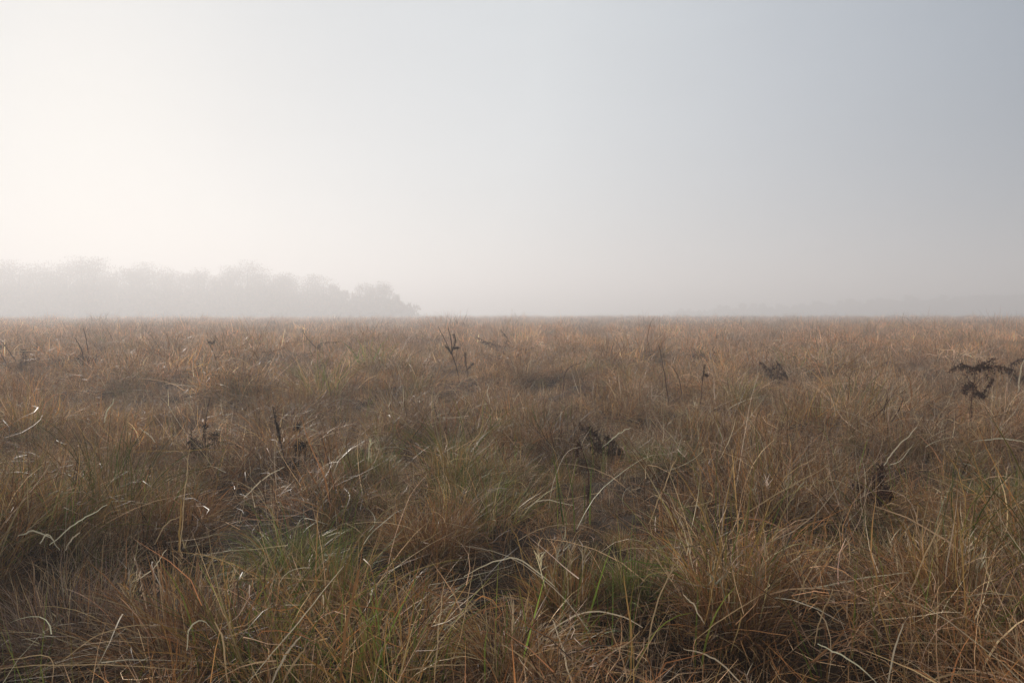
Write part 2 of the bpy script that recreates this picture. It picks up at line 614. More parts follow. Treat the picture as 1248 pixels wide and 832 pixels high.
def crumpled(g, rng, centre, radius, n, size, cols, flat=1.0):
    """crumpled dead leaves: short curled, cupped strips spread through a clump"""
    d = rng.normal(0, 1, (n, 3))
    d /= np.linalg.norm(d, axis=1, keepdims=True)
    root = np.asarray(centre) + d * (radius * rng.uniform(.1, 1, n) ** .6)[:, None] * np.array([1, 1, flat])
    blades(g, rng, root, size * rng.uniform(.6, 1.5, n), rng.uniform(.3, 2.4, n), rng.uniform(0, 6.28, n), rng.normal(.6, 1.1, n),
           rng.normal(0, 1.6, n), size * rng.uniform(.08, .30, n), pick_cols(rng, n, cols, [1] * len(cols)), 4, 1, .3)


def frond(g, rng, pts, width, cols, gapy=.15):
    """dead bracken frond: a rachis with shrivelled pinnae hanging either side"""
    tube(g, pts, .0028, .0009, cols[0], 5)
    n = len(pts)
    for k in range(2, n):
        s = k / (n - 1)
        w = width * (1 - s) ** .7 * (.35 + .65 * min(1, s * 3))
        d = pts[min(k + 1, n - 1)] - pts[k - 1]
        d = d / (np.linalg.norm(d) + 1e-9)
        side = np.cross(d, [0, 0, 1.0])
        side /= np.linalg.norm(side) + 1e-9
        for sg in (-1, 1):
            if rng.uniform() < gapy:
                continue
            L_ = w * rng.uniform(.6, 1.2) + .012
            m = max(3, int(L_ / .012))
            dirn = side * sg * rng.uniform(.5, 1) + d * rng.uniform(.1, .7) + np.array([0, 0, -rng.uniform(.0, .9)])
            dirn /= np.linalg.norm(dirn)
            t = np.linspace(0, 1, m)[:, None]
            pin = pts[k] + dirn * L_ * t + np.array([0, 0, -1]) * (t ** 2) * L_ * rng.uniform(0, .5)
            # shrivelled pinnules along each pinna
            blades(g, rng, np.repeat(pin, 2, 0), rng.uniform(.014, .04, m * 2), rng.uniform(.6, 2.6, m * 2),
                   rng.uniform(0, 6.28, m * 2), rng.normal(.5, .9, m * 2), rng.normal(0, 1, m * 2),
                   rng.uniform(.004, .010, m * 2), pick_cols(rng, m * 2, cols, [1] * len(cols)), 3, 1, .3)


PLANT_XY = []
C_DK = [(.050, .030, .021), (.070, .040, .027), (.034, .022, .016)]
C_RB = [(.135, .060, .034), (.095, .045, .027), (.055, .031, .020)]
C_BR = [(.145, .076, .043), (.10, .054, .032), (.062, .035, .022)]


def plant(name, label, cat, base, stems=(), clumps=(), fronds=(), cols=C_DK, group=None, zb=.14, thick=.0035, seed=0, seedy=(),
          stem_col=None):
    """base: pixel where the plant comes out of the grass; the lists hold pixel paths taken to the plant's own distance"""
    rg = np.random.default_rng(seed + 500)
    b = at(base[0], base[1], zb)
    Y = b[1]
    t = bpy.data.objects.new(name, None)
    t.empty_display_size = .1
    COL.objects.link(t)
    gz = float(ground_z(b[0], b[1]))
    org = np.array([b[0], b[1], gz])
    t.location = org
    t['label'], t['category'] = label, cat
    if group:
        t['group'] = group
    sc = Y / F_PX
    PLANT_XY.append((b[0], b[1]))

    def path(px, n=18, spread=.10):
        o = rg.uniform(-spread, spread)
        m = len(px)
        return smooth_path([at_depth(p[0], p[1], Y + o * k / max(1, m - 1)) - org for k, p in enumerate(px)], n)

    th = max(thick, .75 * sc)
    scol = stem_col or cols[0]
    for st in stems:
        g = Geo()
        pts = path(st)
        if st[0][1] >= base[1] - 6:                # run it down to the soil
            foot = pts[0].copy()
            foot[2] = -.03
            foot[0] *= .5
            pts = np.concatenate([np.linspace(foot, pts[0], 6)[:-1], pts])
        pts = pts + rg.normal(0, .0012, pts.shape) * (1 + sc * 60)
        tube(g, pts, th, th * .42, scol)
        g.build('stem', M_STEM, t)
    for st in seedy:                               # stem set with small dry seed heads
        g = Geo()
        pts = path(st, 22)
        tube(g, pts, th * .7, th * .4, cols[0])
        for k in range(1, len(pts)):
            crumpled(g, rg, pts[k], 1.7 * sc + .003, 7, .012 + sc * 1.0, cols)
        g.build('seed_head', M_DEAD, t)
    for (cx, cy, rp, n) in clumps:
        g = Geo()
        c = at_depth(cx, cy, Y + rg.uniform(-.03, .03)) - org
        crumpled(g, rg, c, rp * sc, int(n * 1.25), max(.028, 2.6 * sc), cols, .8)
        for k in range(max(3, n // 14)):
            e = c + rg.normal(0, 1, 3) * rp * sc * .9
            tube(g, smooth_path([c * [1, 1, .4 if c[2] < .25 else .93], (c + e) * .5 + rg.normal(0, .01, 3), e], 8), th * .5, th * .25, cols[0], 4)
        g.build('leaf_clump', M_DEAD, t)
    for (st, w) in fronds:
        g = Geo()
        frond(g, rg, path(st, 22, .16), w * sc, cols)
        g.build('frond', M_DEAD, t)
    return t


GB = 'dead plants standing above the grass'
plant('dead_bracken', 'dead bracken with a leaning bare stem at the left edge of the field', 'bracken', (24, 446),
      stems=[[(24, 447), (14, 432), (2, 416)], [(10, 448), (0, 428)]], clumps=[(28, 428, 5, 40), (2, 421, 5, 26), (30, 440, 7, 60)],
      fronds=[([(22, 446), (34, 440), (48, 436)], 9), ([(24, 444), (28, 436), (29, 426)], 6)], cols=C_DK, seed=1, thick=.006)
plant('dead_shrub', 'dark twiggy clump with two bare shoots at left, below the misty wood', 'shrub', (104, 452),
      stems=[[(103, 452), (100, 428), (91, 411)], [(108, 450), (107, 425), (102, 400)], [(112, 452), (116, 440), (118, 432)]],
      clumps=[(104, 442, 12, 190), (99, 436, 7, 60), (112, 438, 6, 40)], cols=C_DK, seed=2)
plant('seed_stem', 'single curved dark stem bent over at the top, left of centre in the distance', 'dead stem', (266, 456),
      stems=[[(266, 456), (262, 434), (252, 413)]], seedy=[[(254, 417), (260, 418), (263, 411)]], cols=C_DK, seed=3)
plant('dead_bracken', 'thin arching bracken stalk left of the tall leafy stem, with dark rubble below', 'bracken', (400, 436),
      stems=[[(400, 436), (386, 424), (376, 414), (368, 402)]], fronds=[([(386, 424), (392, 418), (412, 416)], 8)], cols=C_BR, seed=4)
plant('seed_stem', 'tall dark stem with shrivelled leaves near the centre, rising to the horizon', 'dead stem', (560, 464),
      stems=[[(560, 464), (554, 440), (545, 420), (534, 398)], [(551, 432), (550, 415), (546, 399)]],
      seedy=[[(550, 430), (543, 421)], [(551, 428), (555, 416), (553, 407)], [(553, 424), (559, 424)]], cols=C_DK, seed=5)
plant('seed_stem', 'short leafy brown stem just right of the tall leafy dark stem', 'dead stem', (570, 456),
      stems=[[(570, 457), (568, 444), (567, 430)]], seedy=[[(568, 446), (567, 430)], [(570, 450), (577, 442)]], cols=C_BR, seed=6)
plant('dead_bracken', 'sprawling faded bracken just below the horizon, right of the tall leafy stem', 'bracken', (612, 430),
      fronds=[([(600, 424), (592, 416), (580, 410)], 9), ([(608, 428), (600, 418), (584, 416)], 8), ([(614, 428), (618, 412), (610, 402)], 7),
              ([(616, 430), (630, 424), (642, 426)], 9)], clumps=[(606, 422, 7, 40), (622, 426, 6, 40)], cols=C_BR, seed=7)
plant('bare_stem', 'bent brown stalk hooked over to the right, centre of the field', 'dead stem', (685, 482),
      stems=[[(685, 484), (687, 468), (689, 454), (697, 446), (708, 442)]], cols=C_RB, seed=8)
plant('bare_stem', 'tall thin bare stem leaning left, right of centre', 'dead stem', (815, 490),
      stems=[[(815, 490), (811, 462), (807, 440), (803, 420)]], cols=C_BR, seed=9)
plant('bare_stem', 'lower curved bare stem beside the tall leaning one', 'dead stem', (831, 480),
      stems=[[(831, 480), (827, 460), (819, 446)]], cols=C_BR, seed=10)
plant('seed_stem', 'dry dock stem with small brown seed pods, right of the bare stems', 'dead stem', (854, 490),
      stems=[[(854, 490), (856, 466), (859, 444)]], seedy=[[(856, 464), (859, 445)], [(858, 456), (863, 458)]], cols=C_BR, seed=11)
plant('dead_bracken', 'small reddish brown bracken clump right of the dry dock stem', 'bracken', (946, 464),
      fronds=[([(944, 464), (938, 450), (926, 441)], 9), ([(946, 462), (950, 448), (946, 440)], 8), ([(948, 464), (956, 454), (960, 462)], 8)],
      clumps=[(943, 448, 7, 46)], cols=C_BR, seed=12)
plant('dead_bracken', 'low arching fern frond in the right of the field', 'bracken', (1096, 452),
      fronds=[([(1096, 454), (1092, 444), (1082, 441), (1074, 445)], 7)], cols=C_BR, seed=13)
plant('dead_bracken', 'tiny dark bracken sprig far off at right, above the black bracken', 'bracken', (1200, 428),
      fronds=[([(1200, 429), (1198, 422), (1196, 416)], 6), ([(1200, 427), (1206, 422), (1208, 423)], 5)], cols=C_BR, seed=14)
plant('dead_bracken', 'tall black dead bracken with drooping fronds near the right edge', 'bracken', (1184, 506),
      stems=[[(1184, 508), (1184, 490), (1187, 468), (1188, 450)], [(1187, 468), (1180, 462), (1179, 453)]],
      fronds=[([(1188, 450), (1180, 446), (1170, 444), (1158, 451)], 12), ([(1188, 452), (1192, 446), (1202, 442), (1210, 437)], 14),
              ([(1189, 450), (1205, 447), (1218, 446), (1232, 450)], 15), ([(1187, 470), (1195, 480), (1204, 470), (1210, 462)], 9),
              ([(1185, 482), (1192, 478), (1198, 482)], 9), ([(1185, 472), (1180, 468), (1176, 478)], 8)],
      clumps=[(1186, 469, 5, 20), (1183, 484, 4, 16), (1199, 444, 6, 20), (1184, 497, 3, 10)], cols=C_RB, seed=15, thick=.005)
plant('dead_bracken', 'dark bracken fronds cut off by the right edge of the picture', 'bracken', (1240, 468),
      fronds=[([(1240, 468), (1232, 448), (1238, 440), (1247, 437)], 10), ([(1242, 466), (1236, 456), (1226, 452)], 10),
              ([(1243, 466), (1250, 456), (1262, 452)], 11)], clumps=[(1242, 458, 7, 24)], cols=C_RB, seed=16)
plant('seed_stem', 'tall rusty dock stem with a curled leaf halfway, left foreground', 'dead stem', (247, 548),
      stems=[[(247, 549), (248, 530), (251, 510), (256, 484)], [(236, 545), (233, 530), (233, 524)]], clumps=[(250, 520, 4, 34), (261, 533, 7, 90), (243, 548, 13, 200), (234, 538, 6, 50)],
      cols=C_DK, seed=17)
plant('seed_stem', 'black seed stem leaning left over a dark round foot, left foreground', 'dead stem', (348, 566),
      stems=[[(348, 567), (344, 548), (338, 522), (332, 496)]], seedy=[[(341, 535), (338, 518)], [(344, 548), (333, 498)]], clumps=[(352, 574, 14, 220)],
      cols=C_DK, seed=18)
plant('seed_stem', 'black stem carrying two starry seed heads, just right of the leaning seed stem', 'dead stem', (359, 564),
      stems=[[(359, 566), (361, 545), (362, 514)]], clumps=[(361, 521, 4, 30), (364, 545, 7, 60), (371, 542, 5, 30)], cols=C_DK, seed=19)
plant('dead_bracken', 'collapsed blackish bracken in the centre of the field', 'bracken', (735, 552),
      fronds=[([(730, 552), (720, 534), (706, 516)], 7), ([(735, 550), (728, 532), (716, 520)], 7), ([(738, 552), (746, 540), (740, 532)], 7),
              ([(742, 552), (752, 546), (757, 556)], 6)], clumps=[(733, 546, 10, 50), (746, 549, 6, 26)], cols=C_BR, seed=20)
plant('bare_stem', 'thin brown stalk with knotted nodes, centre foreground', 'dead stem', (716, 622),
      stems=[[(716, 623), (717, 596), (716, 570), (704, 532)]], seedy=[[(704, 556), (704, 538)], [(717, 606), (717, 592)]], cols=C_RB, seed=21)
plant('dead_bracken', 'blackened dead bracken over a dark hollow, right foreground', 'bracken', (1065, 618),
      fronds=[([(1064, 616), (1066, 592), (1074, 568)], 12), ([(1064, 616), (1052, 596), (1040, 590)], 12), ([(1064, 614), (1078, 596), (1080, 602)], 11),
              ([(1062, 618), (1048, 604), (1034, 606)], 10)],
      stems=[[(1066, 618), (1070, 600), (1071, 570)]], clumps=[(1070, 580, 5, 22), (1060, 604, 12, 60)], cols=C_RB, seed=22)

for k, (px, py, rp, n, c, lab) in enumerate([
        (397, 456, 8, 80, C_DK, 'small black clump of heather left of the tall leafy stem'),
        (222, 466, 13, 110, C_BR, 'low brown heather clump left of the curved bare stem'),
        (500, 550, 16, 130, C_RB, 'reddish dark heather patch left of the picture centre'),
        (620, 534, 15, 130, C_DK, 'dark rounded heather clump in the middle of the field'),
        (966, 522, 18, 140, C_DK, 'broad dark heather patch in the right half of the field'),
        (690, 462, 8, 60, C_BR, 'faint brown heather spot beside the hooked stalk'),
        (457, 486, 14, 100, C_BR, 'flat brown heather clump behind the reddish dark patch'),
        (286, 496, 14, 90, C_BR, 'brown heather clump behind the rusty dock stem'),
        (775, 445, 9, 60, C_BR, 'small brown heather clump left of the tall leaning stem'),
        (1050, 478, 15, 100, C_BR, 'brown heather patch left of the tall black bracken')]):
    plant('heather_clump', lab, 'heather', (px, py + rp * .4), clumps=[(px, py + 2, rp, n), (px + rp * .7, py + 4, rp * .7, n // 2)], cols=c, seed=60 + k, zb=.10)

# ------------------------------------------------------------------ scatter the grass
TX = np.array(tussock_xy)


def wedge(n, r0, r1, half=R(50)):
    r = np.sqrt(rng.uniform(r0 * r0, r1 * r1, n))
    a = rng.uniform(-half, half, n)
    return r * np.sin(a), r * np.cos(a), r


def scatter(name, label, bands, seed, far_gain=(1, 1, 1)):  # colour gain that brightens the farther grass
    global rng
    rng = np.random.default_rng(seed)
    P, K, T, S, C = [], [], [], [], []
    for (r0, r1, dens, LIBK, wts, smul, half, *fill) in bands:
        area = (r1 * r1 - r0 * r0) * half
        n = int(area * dens)
        x, y, r = wedge(n, r0, r1, half)
        big = fbm(x * .11, y * .11, 31, 3)          # patches metres across
        mid = fbm(x * .55, y * .55, 47, 2)
        hm = hummock(x, y)
        names = list(wts)
        w = np.tile(np.array([wts[k] for k in names], float), (n, 1))
        for q_, k in enumerate(names):
            if k == 'olive':
                w[:, q_] *= np.clip((mid - .42) * 9, .08, 4) * (1.0 + .7 * (x < 0) * (r < 7))
                w[:, q_] *= np.clip(1.6 - r / 14, .25, 1.5)
            if k == 'dark':
                w[:, q_] *= np.clip((.47 - big) * 10, .25, 3) * np.clip((.5 - hm) * 6, .1, 3)  # dark low tufts favour the hollows, deepening the shade there by colour
            if k == 'up':
                w[:, q_] *= np.clip((big - .35) * 6, .2, 2.5)
        w /= w.sum(1, keepdims=True)
        c = np.cumsum(w, 1)
        u = rng.uniform(0, 1, n)[:, None]
        ki = np.minimum((u > c).sum(1), len(names) - 1)
        keep = rng.uniform(0, 1, n) < np.clip((hm - .35) * 5.5, np.where(r < 6, .08, .20), 1)
        if fill:                                     # low matted litter grows in the hollows too
            keep[:] = True
        # leave the hollows round the named tussocks a little more open
        if len(TX) and r1 < 15 and not fill:
            for (tx, ty, tw) in TX:
                d = np.hypot(x - tx, y - ty) / (tw + 1e-6)
                keep &= ~((d < .7) & (rng.uniform(0, 1, n) < .6))
        # the grass is thin and low where the dead plants came up
        thin = np.ones(n)
        for (tx, ty) in PLANT_XY:
            if ty > r1 * 1.3 + 2 or ty < r0 * .6:
                continue
            d = np.hypot((x - tx) / (.20 + .022 * ty), (y - ty + .1 + .09 * ty) / (.3 + .12 * ty))
            thin = np.where(d < 1, np.minimum(thin, .30 + .5 * d ** 2), thin)
        idx = np.zeros(n, int)
        for q_, k in enumerate(names):
            m = ki == q_
            idx[m] = rng.choice(LIBK[k], m.sum())
        sz = np.exp(rng.normal(0, .27, n)) * smul * np.clip(.38 + .30 * mid + 1.75 * (hm - .36), .30, 1.45)
        if fill:
            sz = smul * np.exp(rng.normal(0, .15, n))
        else:
            sz = sz * thin
        stx = np.stack([sz * U(.85, 1.25, n), sz * U(.85, 1.25, n), sz * U(.75, 1.15, n)], -1)
        turn = np.stack([rng.normal(0, .16, n), rng.normal(0, .16, n), U(0, 6.28, n)], -1)
        warm = np.clip((big - .5) * 3.2, -1, 1)[:, None]
        tint = np.where(warm > 0, 1 + warm * np.array([[.12, .02, -.08]]), 1 + warm * np.array([[.03, .0, -.03]]))
        tint = tint * np.exp(rng.normal(0, .27, (n, 1))) * (.84 + .60 * fbm(x * .35, y * .35, 71, 2))[:, None]
        tint = tint * (1 + (np.array([far_gain]) - 1) * np.clip((r - 6) / 12, 0, 1)[:, None])  # brightness put into the grass colour, rising with distance from the camera
        z = ground_z(x, y) - .015
        P.append(np.stack([x, y, z], -1)[keep])
        K.append(idx[keep])
        T.append(turn[keep])
        S.append(stx[keep])
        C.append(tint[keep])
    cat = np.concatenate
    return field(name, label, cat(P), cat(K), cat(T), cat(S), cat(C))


W_NEAR = {'dome': 5.0, 'mound': 2.4, 'up': .32, 'tangle': 2.8, 'olive': 1.4, 'stalk': .2, 'dark': .9}
W_FAR = {'dome': 5.0, 'mound': 2.2, 'up': .4, 'tangle': 2.6, 'olive': .35, 'stalk': .12, 'dark': 1.0}
W_LOW = {'tangle': 3.4, 'dome': 1.6, 'dark': 2.4}  # dark share of the litter paints the gaps between mounds deeper in shade
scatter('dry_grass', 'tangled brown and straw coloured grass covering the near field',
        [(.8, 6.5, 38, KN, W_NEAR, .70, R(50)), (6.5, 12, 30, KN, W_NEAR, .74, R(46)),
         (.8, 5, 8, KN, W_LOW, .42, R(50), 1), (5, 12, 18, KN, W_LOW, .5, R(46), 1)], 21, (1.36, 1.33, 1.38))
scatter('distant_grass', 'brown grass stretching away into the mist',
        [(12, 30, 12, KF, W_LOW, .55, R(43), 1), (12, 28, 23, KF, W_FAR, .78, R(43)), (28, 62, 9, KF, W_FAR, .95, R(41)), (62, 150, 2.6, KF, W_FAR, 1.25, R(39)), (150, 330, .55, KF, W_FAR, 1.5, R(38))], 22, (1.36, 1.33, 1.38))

# long pale blades and stems lying and leaning through the near grass
rng = np.random.default_rng(77)
g = Geo()
n = 300
x, y, r = wedge(n, 2.0, 9.5, R(48))
root = np.stack([x, y, ground_z(x, y) + U(0, .12, n)], -1)
blades(g, rng, root, U(.25, .6, n), U(.05, 1.2, n), U(0, 6.28, n), rng.normal(.7, .7, n), rng.normal(0, .5, n),
       .0030 * U(.6, 1.3, n) * (1 + .05 * r), pick_cols(rng, n, [PALE, STRAW, OCHRE], [3, 4, 2]), 9, 1.5, .09)
n = 130                                           # bleached broken straw
x, y, r = wedge(n, 2.0, 6.5, R(48))
root = np.stack([x, y, ground_z(x, y) + U(.12, .34, n)], -1)
blades(g, rng, root, U(.12, .4, n), U(1.0, 1.7, n), U(0, 6.28, n), rng.normal(.2, .5, n), rng.normal(0, .8, n),
       .0032 * U(.6, 1.3, n), pick_cols(rng, n, [PALE, OCHRE, STRAW], [3, 1, 3]), 6, 1.2, .12)
STRANDS = [   # pixel paths of the strands that stand out, their width in px, their colour
    ([(565, 702), (600, 684), (630, 681), (655, 696), (676, 716)], 1.8, PALE), ([(664, 776), (690, 755), (722, 744), (760, 748), (784, 760)], 2.2, PALE),
    ([(700, 840), (684, 795), (671, 752)], 2.4, PALE), ([(488, 816), (530, 809), (572, 808)], 2.2, STRAW), ([(416, 836), (424, 760), (438, 690)], 4.5, (.36, .18, .07)),
    ([(612, 784), (640, 805), (668, 836)], 2.0, STRAW), ([(786, 806), (800, 730), (830, 668)], 2.0, STRAW), ([(768, 832), (770, 770), (764, 700)], 2.6, OCHRE),
    ([(528, 836), (534, 770), (542, 720)], 2.0, STRAW), ([(715, 836), (735, 800), (760, 785), (775, 770)], 2.2, STRAW), ([(640, 700), (634, 660), (620, 640)], 1.6, OCHRE),
    ([(832, 724), (846, 738), (858, 758)], 2.2, PALE), ([(1080, 836), (1088, 795), (1099, 754)], 2.6, PALE), ([(1060, 788), (1110, 785), (1165, 785), (1230, 779)], 1.7, STRAW),
    ([(993, 786), (1000, 745), (1012, 716)], 1.9, STRAW), ([(985, 718), (1040, 708), (1108, 697)], 2.0, PALE), ([(1104, 742), (1125, 690), (1150, 632)], 2.3, STRAW),
    ([(996, 784), (1030, 805), (1066, 838)], 2.2, PALE), ([(1178, 806), (1172, 700), (1166, 616)], 2.2, OCHRE), ([(1125, 832), (1170, 818), (1250, 818)], 2.6, STRAW),
    ([(970, 735), (985, 700), (1015, 655)], 1.7, STRAW), ([(1065, 690), (1073, 745), (1090, 790)], 2.0, OCHRE), ([(845, 780), (885, 745), (930, 715)], 1.8, STRAW),
    ([(870, 700), (885, 660), (905, 628)], 1.6, STRAW), ([(858, 760), (872, 700), (880, 650)], 1.7, OCHRE), ([(832, 790), (870, 800), (910, 836)], 2.4, PALE),
    ([(75, 805), (120, 776), (160, 764), (196, 764)], 1.6, STRAW), ([(228, 792), (229, 768), (240, 757), (252, 764)], 2.2, PALE), ([(300, 836), (345, 778), (416, 690)], 1.7, PALE),
    ([(276, 708), (340, 705), (416, 707)], 2.0, STRAW), ([(-4, 815), (110, 810), (232, 819)], 1.6, STRAW), ([(219, 672), (221, 640), (222, 604)], 3.0, OCHRE),
    ([(330, 836), (345, 800), (365, 776)], 3.4, PALE), ([(345, 836), (355, 810), (372, 790)], 3.2, STRAW), ([(278, 832), (272, 780), (262, 757)], 2.6, STRAW),
    ([(10, 805), (60, 800), (64, 836)], 1.6, STRAW), ([(162, 708), (185, 690), (197, 668)], 1.6, PALE), ([(186, 664), (200, 640), (220, 628)], 1.6, STRAW),
    ([(60, 664), (95, 636), (130, 615)], 1.7, PALE), ([(22, 652), (42, 649), (66, 658)], 2.4, PALE), ([(48, 662), (60, 650), (74, 668)], 2.2, PALE), ([(80, 670), (90, 655), (96, 648)], 2.0, PALE),
    ([(160, 551), (225, 548), (290, 549)], 1.5, OCHRE), ([(296, 606), (318, 582), (346, 568)], 1.8, PALE), ([(219, 690), (225, 600), (231, 545)], 1.5, STRAW),
    ([(127, 515), (133, 500), (137, 490)], 1.8, PALE), ([(70, 577), (85, 575), (100, 582)], 2.0, PALE), ([(170, 520), (180, 530), (188, 542)], 1.8, PALE),
    ([(640, 620), (660, 612), (700, 618)], 1.5, PALE), ([(900, 632), (950, 600), (1008, 566)], 1.6, STRAW), ([(1035, 498), (1042, 470), (1050, 442)], 1.4, STRAW),
    ([(1240, 478), (1243, 460), (1249, 440)], 2.0, PALE), ([(1186, 538), (1220, 532), (1252, 537)], 1.6, PALE), ([(1072, 574), (1090, 548), (1118, 520)], 1.7, PALE),
    ([(1166, 760), (1166, 690), (1164, 610)], 1.8, OCHRE), ([(600, 500), (596, 480), (594, 468)], 1.3, PALE), ([(470, 500), (486, 506), (500, 520)], 1.2, STRAW),
    ([(735, 545), (752, 532), (768, 522)], 1.5, PALE), ([(790, 640), (812, 590), (826, 560)], 1.5, STRAW), ([(560, 560), (585, 530), (594, 510)], 1.2, STRAW)]
for st, wd, c in STRANDS:
    zf = .2 if max(p[1] for p in st) < 800 else .16
    k0 = max(range(len(st)), key=lambda k: st[k][1])
    b = at(st[k0][0], st[k0][1], zf)
    sp = rng.uniform(-.12, .12)
    pts = smooth_path([at_depth(p[0], p[1], b[1] + sp * k / len(st)) for k, p in enumerate(st)], 16)
    wpx = wd * b[1] / F_PX * .42
    pts = pts + np.cumsum(rng.normal(0, .9 * b[1] / F_PX, pts.shape), 0) * .6
    m = len(pts)
    d = np.gradient(pts, axis=0)
    d /= np.linalg.norm(d, axis=1, keepdims=True)
    sdv = np.cross(d, [rng.uniform(-.3, .3), 1, rng.uniform(-.3, .3)])
    sdv /= np.linalg.norm(sdv, axis=1, keepdims=True)
    nn = np.cross(d, sdv)
    ww = wpx * (.35 + .65 * np.sin(np.linspace(.35, 2.95, m)))[:, None]
    fold = nn * ww * .35                              # a shallow V section, like a folded grass blade
    vv = np.stack([pts - sdv * ww + fold, pts, pts + sdv * ww + fold], 1).reshape(-1, 3)
    qq = []
    for k in range(m - 1):
        for e_ in (0, 1):
            qq.append([k * 3 + e_, k * 3 + e_ + 1, k * 3 + e_ + 4, k * 3 + e_ + 3])
    g.add(vv, np.array(qq), np.minimum(np.array(c) * rng.uniform(.95, 1.25), .88))
o = g.build('bleached_straw', M_BLADE)
o['kind'], o['label'], o['category'] = 'stuff', 'long bleached straw blades lying through the near grass', 'straw'

SHOOTS = [(88, 836, 12), (20, 838, 8), (318, 846, 14), (268, 838, 7), (405, 846, 24), (512, 842, 10), (300, 800, 6), (672, 790, 16), (1168, 826, 14), (1090, 838, 8),
          (112, 676, 9), (385, 720, 14), (745, 800, 12), (765, 770, 8), (600, 838, 8), (840, 806, 9), (1020, 836, 7), (480, 830, 8), (705, 690, 8), (180, 660, 6), (1218, 618, 5)]
g = Geo()
for k in range(60):
    x, y, r = wedge(1, 2.3, 7.5, R(46))
    m = int(rng.integers(4, 12))
    if k < len(SHOOTS):
        p = at(SHOOTS[k][0], SHOOTS[k][1], .02)
        x, y, m = p[:1], p[1:2], SHOOTS[k][2]
    root, a = disc(m, .07 if k >= len(SHOOTS) else .10)
    root = root + np.array([[x[0], y[0], float(ground_z(x[0], y[0])) + .02]])
    blades(g, rng, root, U(.14, .36, m), np.abs(rng.normal(.1, .25, m)), a, np.abs(rng.normal(.2, .4, m)), rng.normal(0, .3, m),
           .0050 * U(.6, 1.3, m), pick_cols(rng, m, [(.19, .26, .045), (.27, .30, .06), OLIVE, OCHRE], [4, 3, 2, 1]), 6, 1.8, .02)
o = g.build('green_shoots', M_BLADE)
o['kind'], o['label'], o['category'] = 'stuff', 'fresh green shoots coming up between the dry tussocks', 'grass'

# ------------------------------------------------------------------ the wood in the mist
def wood(name, label, trees, seed, leaf=.5):
    rg = np.random.default_rng(seed)
    g = Geo()
    for (x, y, h) in trees:
        bz = float(ground_z(x, y))
        lean_ = rg.normal(0, .04, 2)
        tr = h * .022
        top = np.array([x + lean_[0] * h, y + lean_[1] * h, bz + h * .9])
        tube(g, smooth_path([[x, y, bz - .2], [x + lean_[0] * h * .3, y, bz + h * .45], top], 8), tr, tr * .2, (.05, .038, .03), 6)
        cr = h * rg.uniform(.24, .38)
        for k in range(rg.integers(11, 16)):
            hz = bz + h * rg.uniform(.12, .96)
            rel = (hz - bz) / h
            rr_ = cr * (1.15 - abs(rel - .5) * 1.2)
            a = rg.uniform(0, 6.28)
            c = np.array([x + math.cos(a) * rr_ * rg.uniform(.2, .9), y + math.sin(a) * rr_ * rg.uniform(.2, .9), hz])
            stem0 = np.array([x + lean_[0] * h * rel * .6, y, bz + h * rel * .62])
            tube(g, smooth_path([stem0, (stem0 + c) * .5 + [0, 0, .2], c], 5), tr * .35, tr * .08, (.05, .038, .03), 4)
            n = 170
            d = np.clip(rg.normal(0, 1, (n, 3)), -1.5, 1.5) * np.array([1, 1, .75]) * cr * .36
            blades(g, rg, c + d, leaf * rg.uniform(.5, 1.4, n), rg.uniform(.0, 3.1, n), rg.uniform(0, 6.28, n), rg.normal(0, .6, n),
                   rg.normal(0, .6, n), leaf * rg.uniform(.2, .55, n), pick_cols(rg, n, [(.20, .12, .065), (.24, .15, .085), (.13, .09, .055)], [1, 1, 1]), 2)
    # undergrowth along the edge
    for (x, y, h) in trees:
        n = 300
        c = np.stack([x + rg.normal(0, 2.6, n), y + rg.normal(0, 2, n), h * .55 * rg.uniform(0, 1, n) ** 1.2], -1)
        blades(g, rg, c, rg.uniform(.8, 2.0, n), rg.uniform(0, 1.6, n), rg.uniform(0, 6.28, n), rg.normal(0, .5, n), rg.normal(0, .5, n),
               rg.uniform(.4, 1.0, n), pick_cols(rg, n, [(.17, .105, .062), (.11, .075, .045)], [1, 1]), 2)
    o = g.build(name, M_DEAD)
    o['kind'], o['label'], o['category'] = 'stuff', label, 'wood'
    return o


rw = np.random.default_rng(5)
prof_x = [-260, -60, 0, 60, 130, 180, 215, 260, 312, 345, 400, 440, 458, 474, 484, 492]
prof_y = [326, 322, 322, 319, 319, 321, 326, 323, 321, 332, 336, 339, 341, 347, 358, 372]
trees = []
for row in range(2):
    px = -250.0 + row * 9
    while px < 488:
        u = (px + 250) / 740
        Y = 182 + 42 * u + row * 8 + rw.uniform(-3, 3)
        top = 6 + np.interp(px, prof_x, prof_y) + (rw.choice([-4, -1, 1, 4, 8, 12]) + rw.uniform(-2, 2))
        p = at_depth(px, top, Y)
        trees.append((p[0], Y, p[2] / .97))
        px += rw.uniform(12, 25)
wood('misty_wood', 'bare autumn wood fading into the bright mist at left', trees, 8, .48)
trees = []
px = 830.0
while px < 1500:
    Y = 385 + rw.uniform(-5, 25)
    top = np.interp(px, [830, 900, 1000, 1100, 1248, 1500], [379, 374, 369, 364, 359, 357]) + rw.uniform(-2, 4)
    p = at_depth(px, top, Y)
    trees.append((p[0], Y, p[2] / .97))
    px += rw.uniform(7, 13)
wood('distant_wood', 'very faint line of trees lost in the grey mist at right', trees, 9, .9)

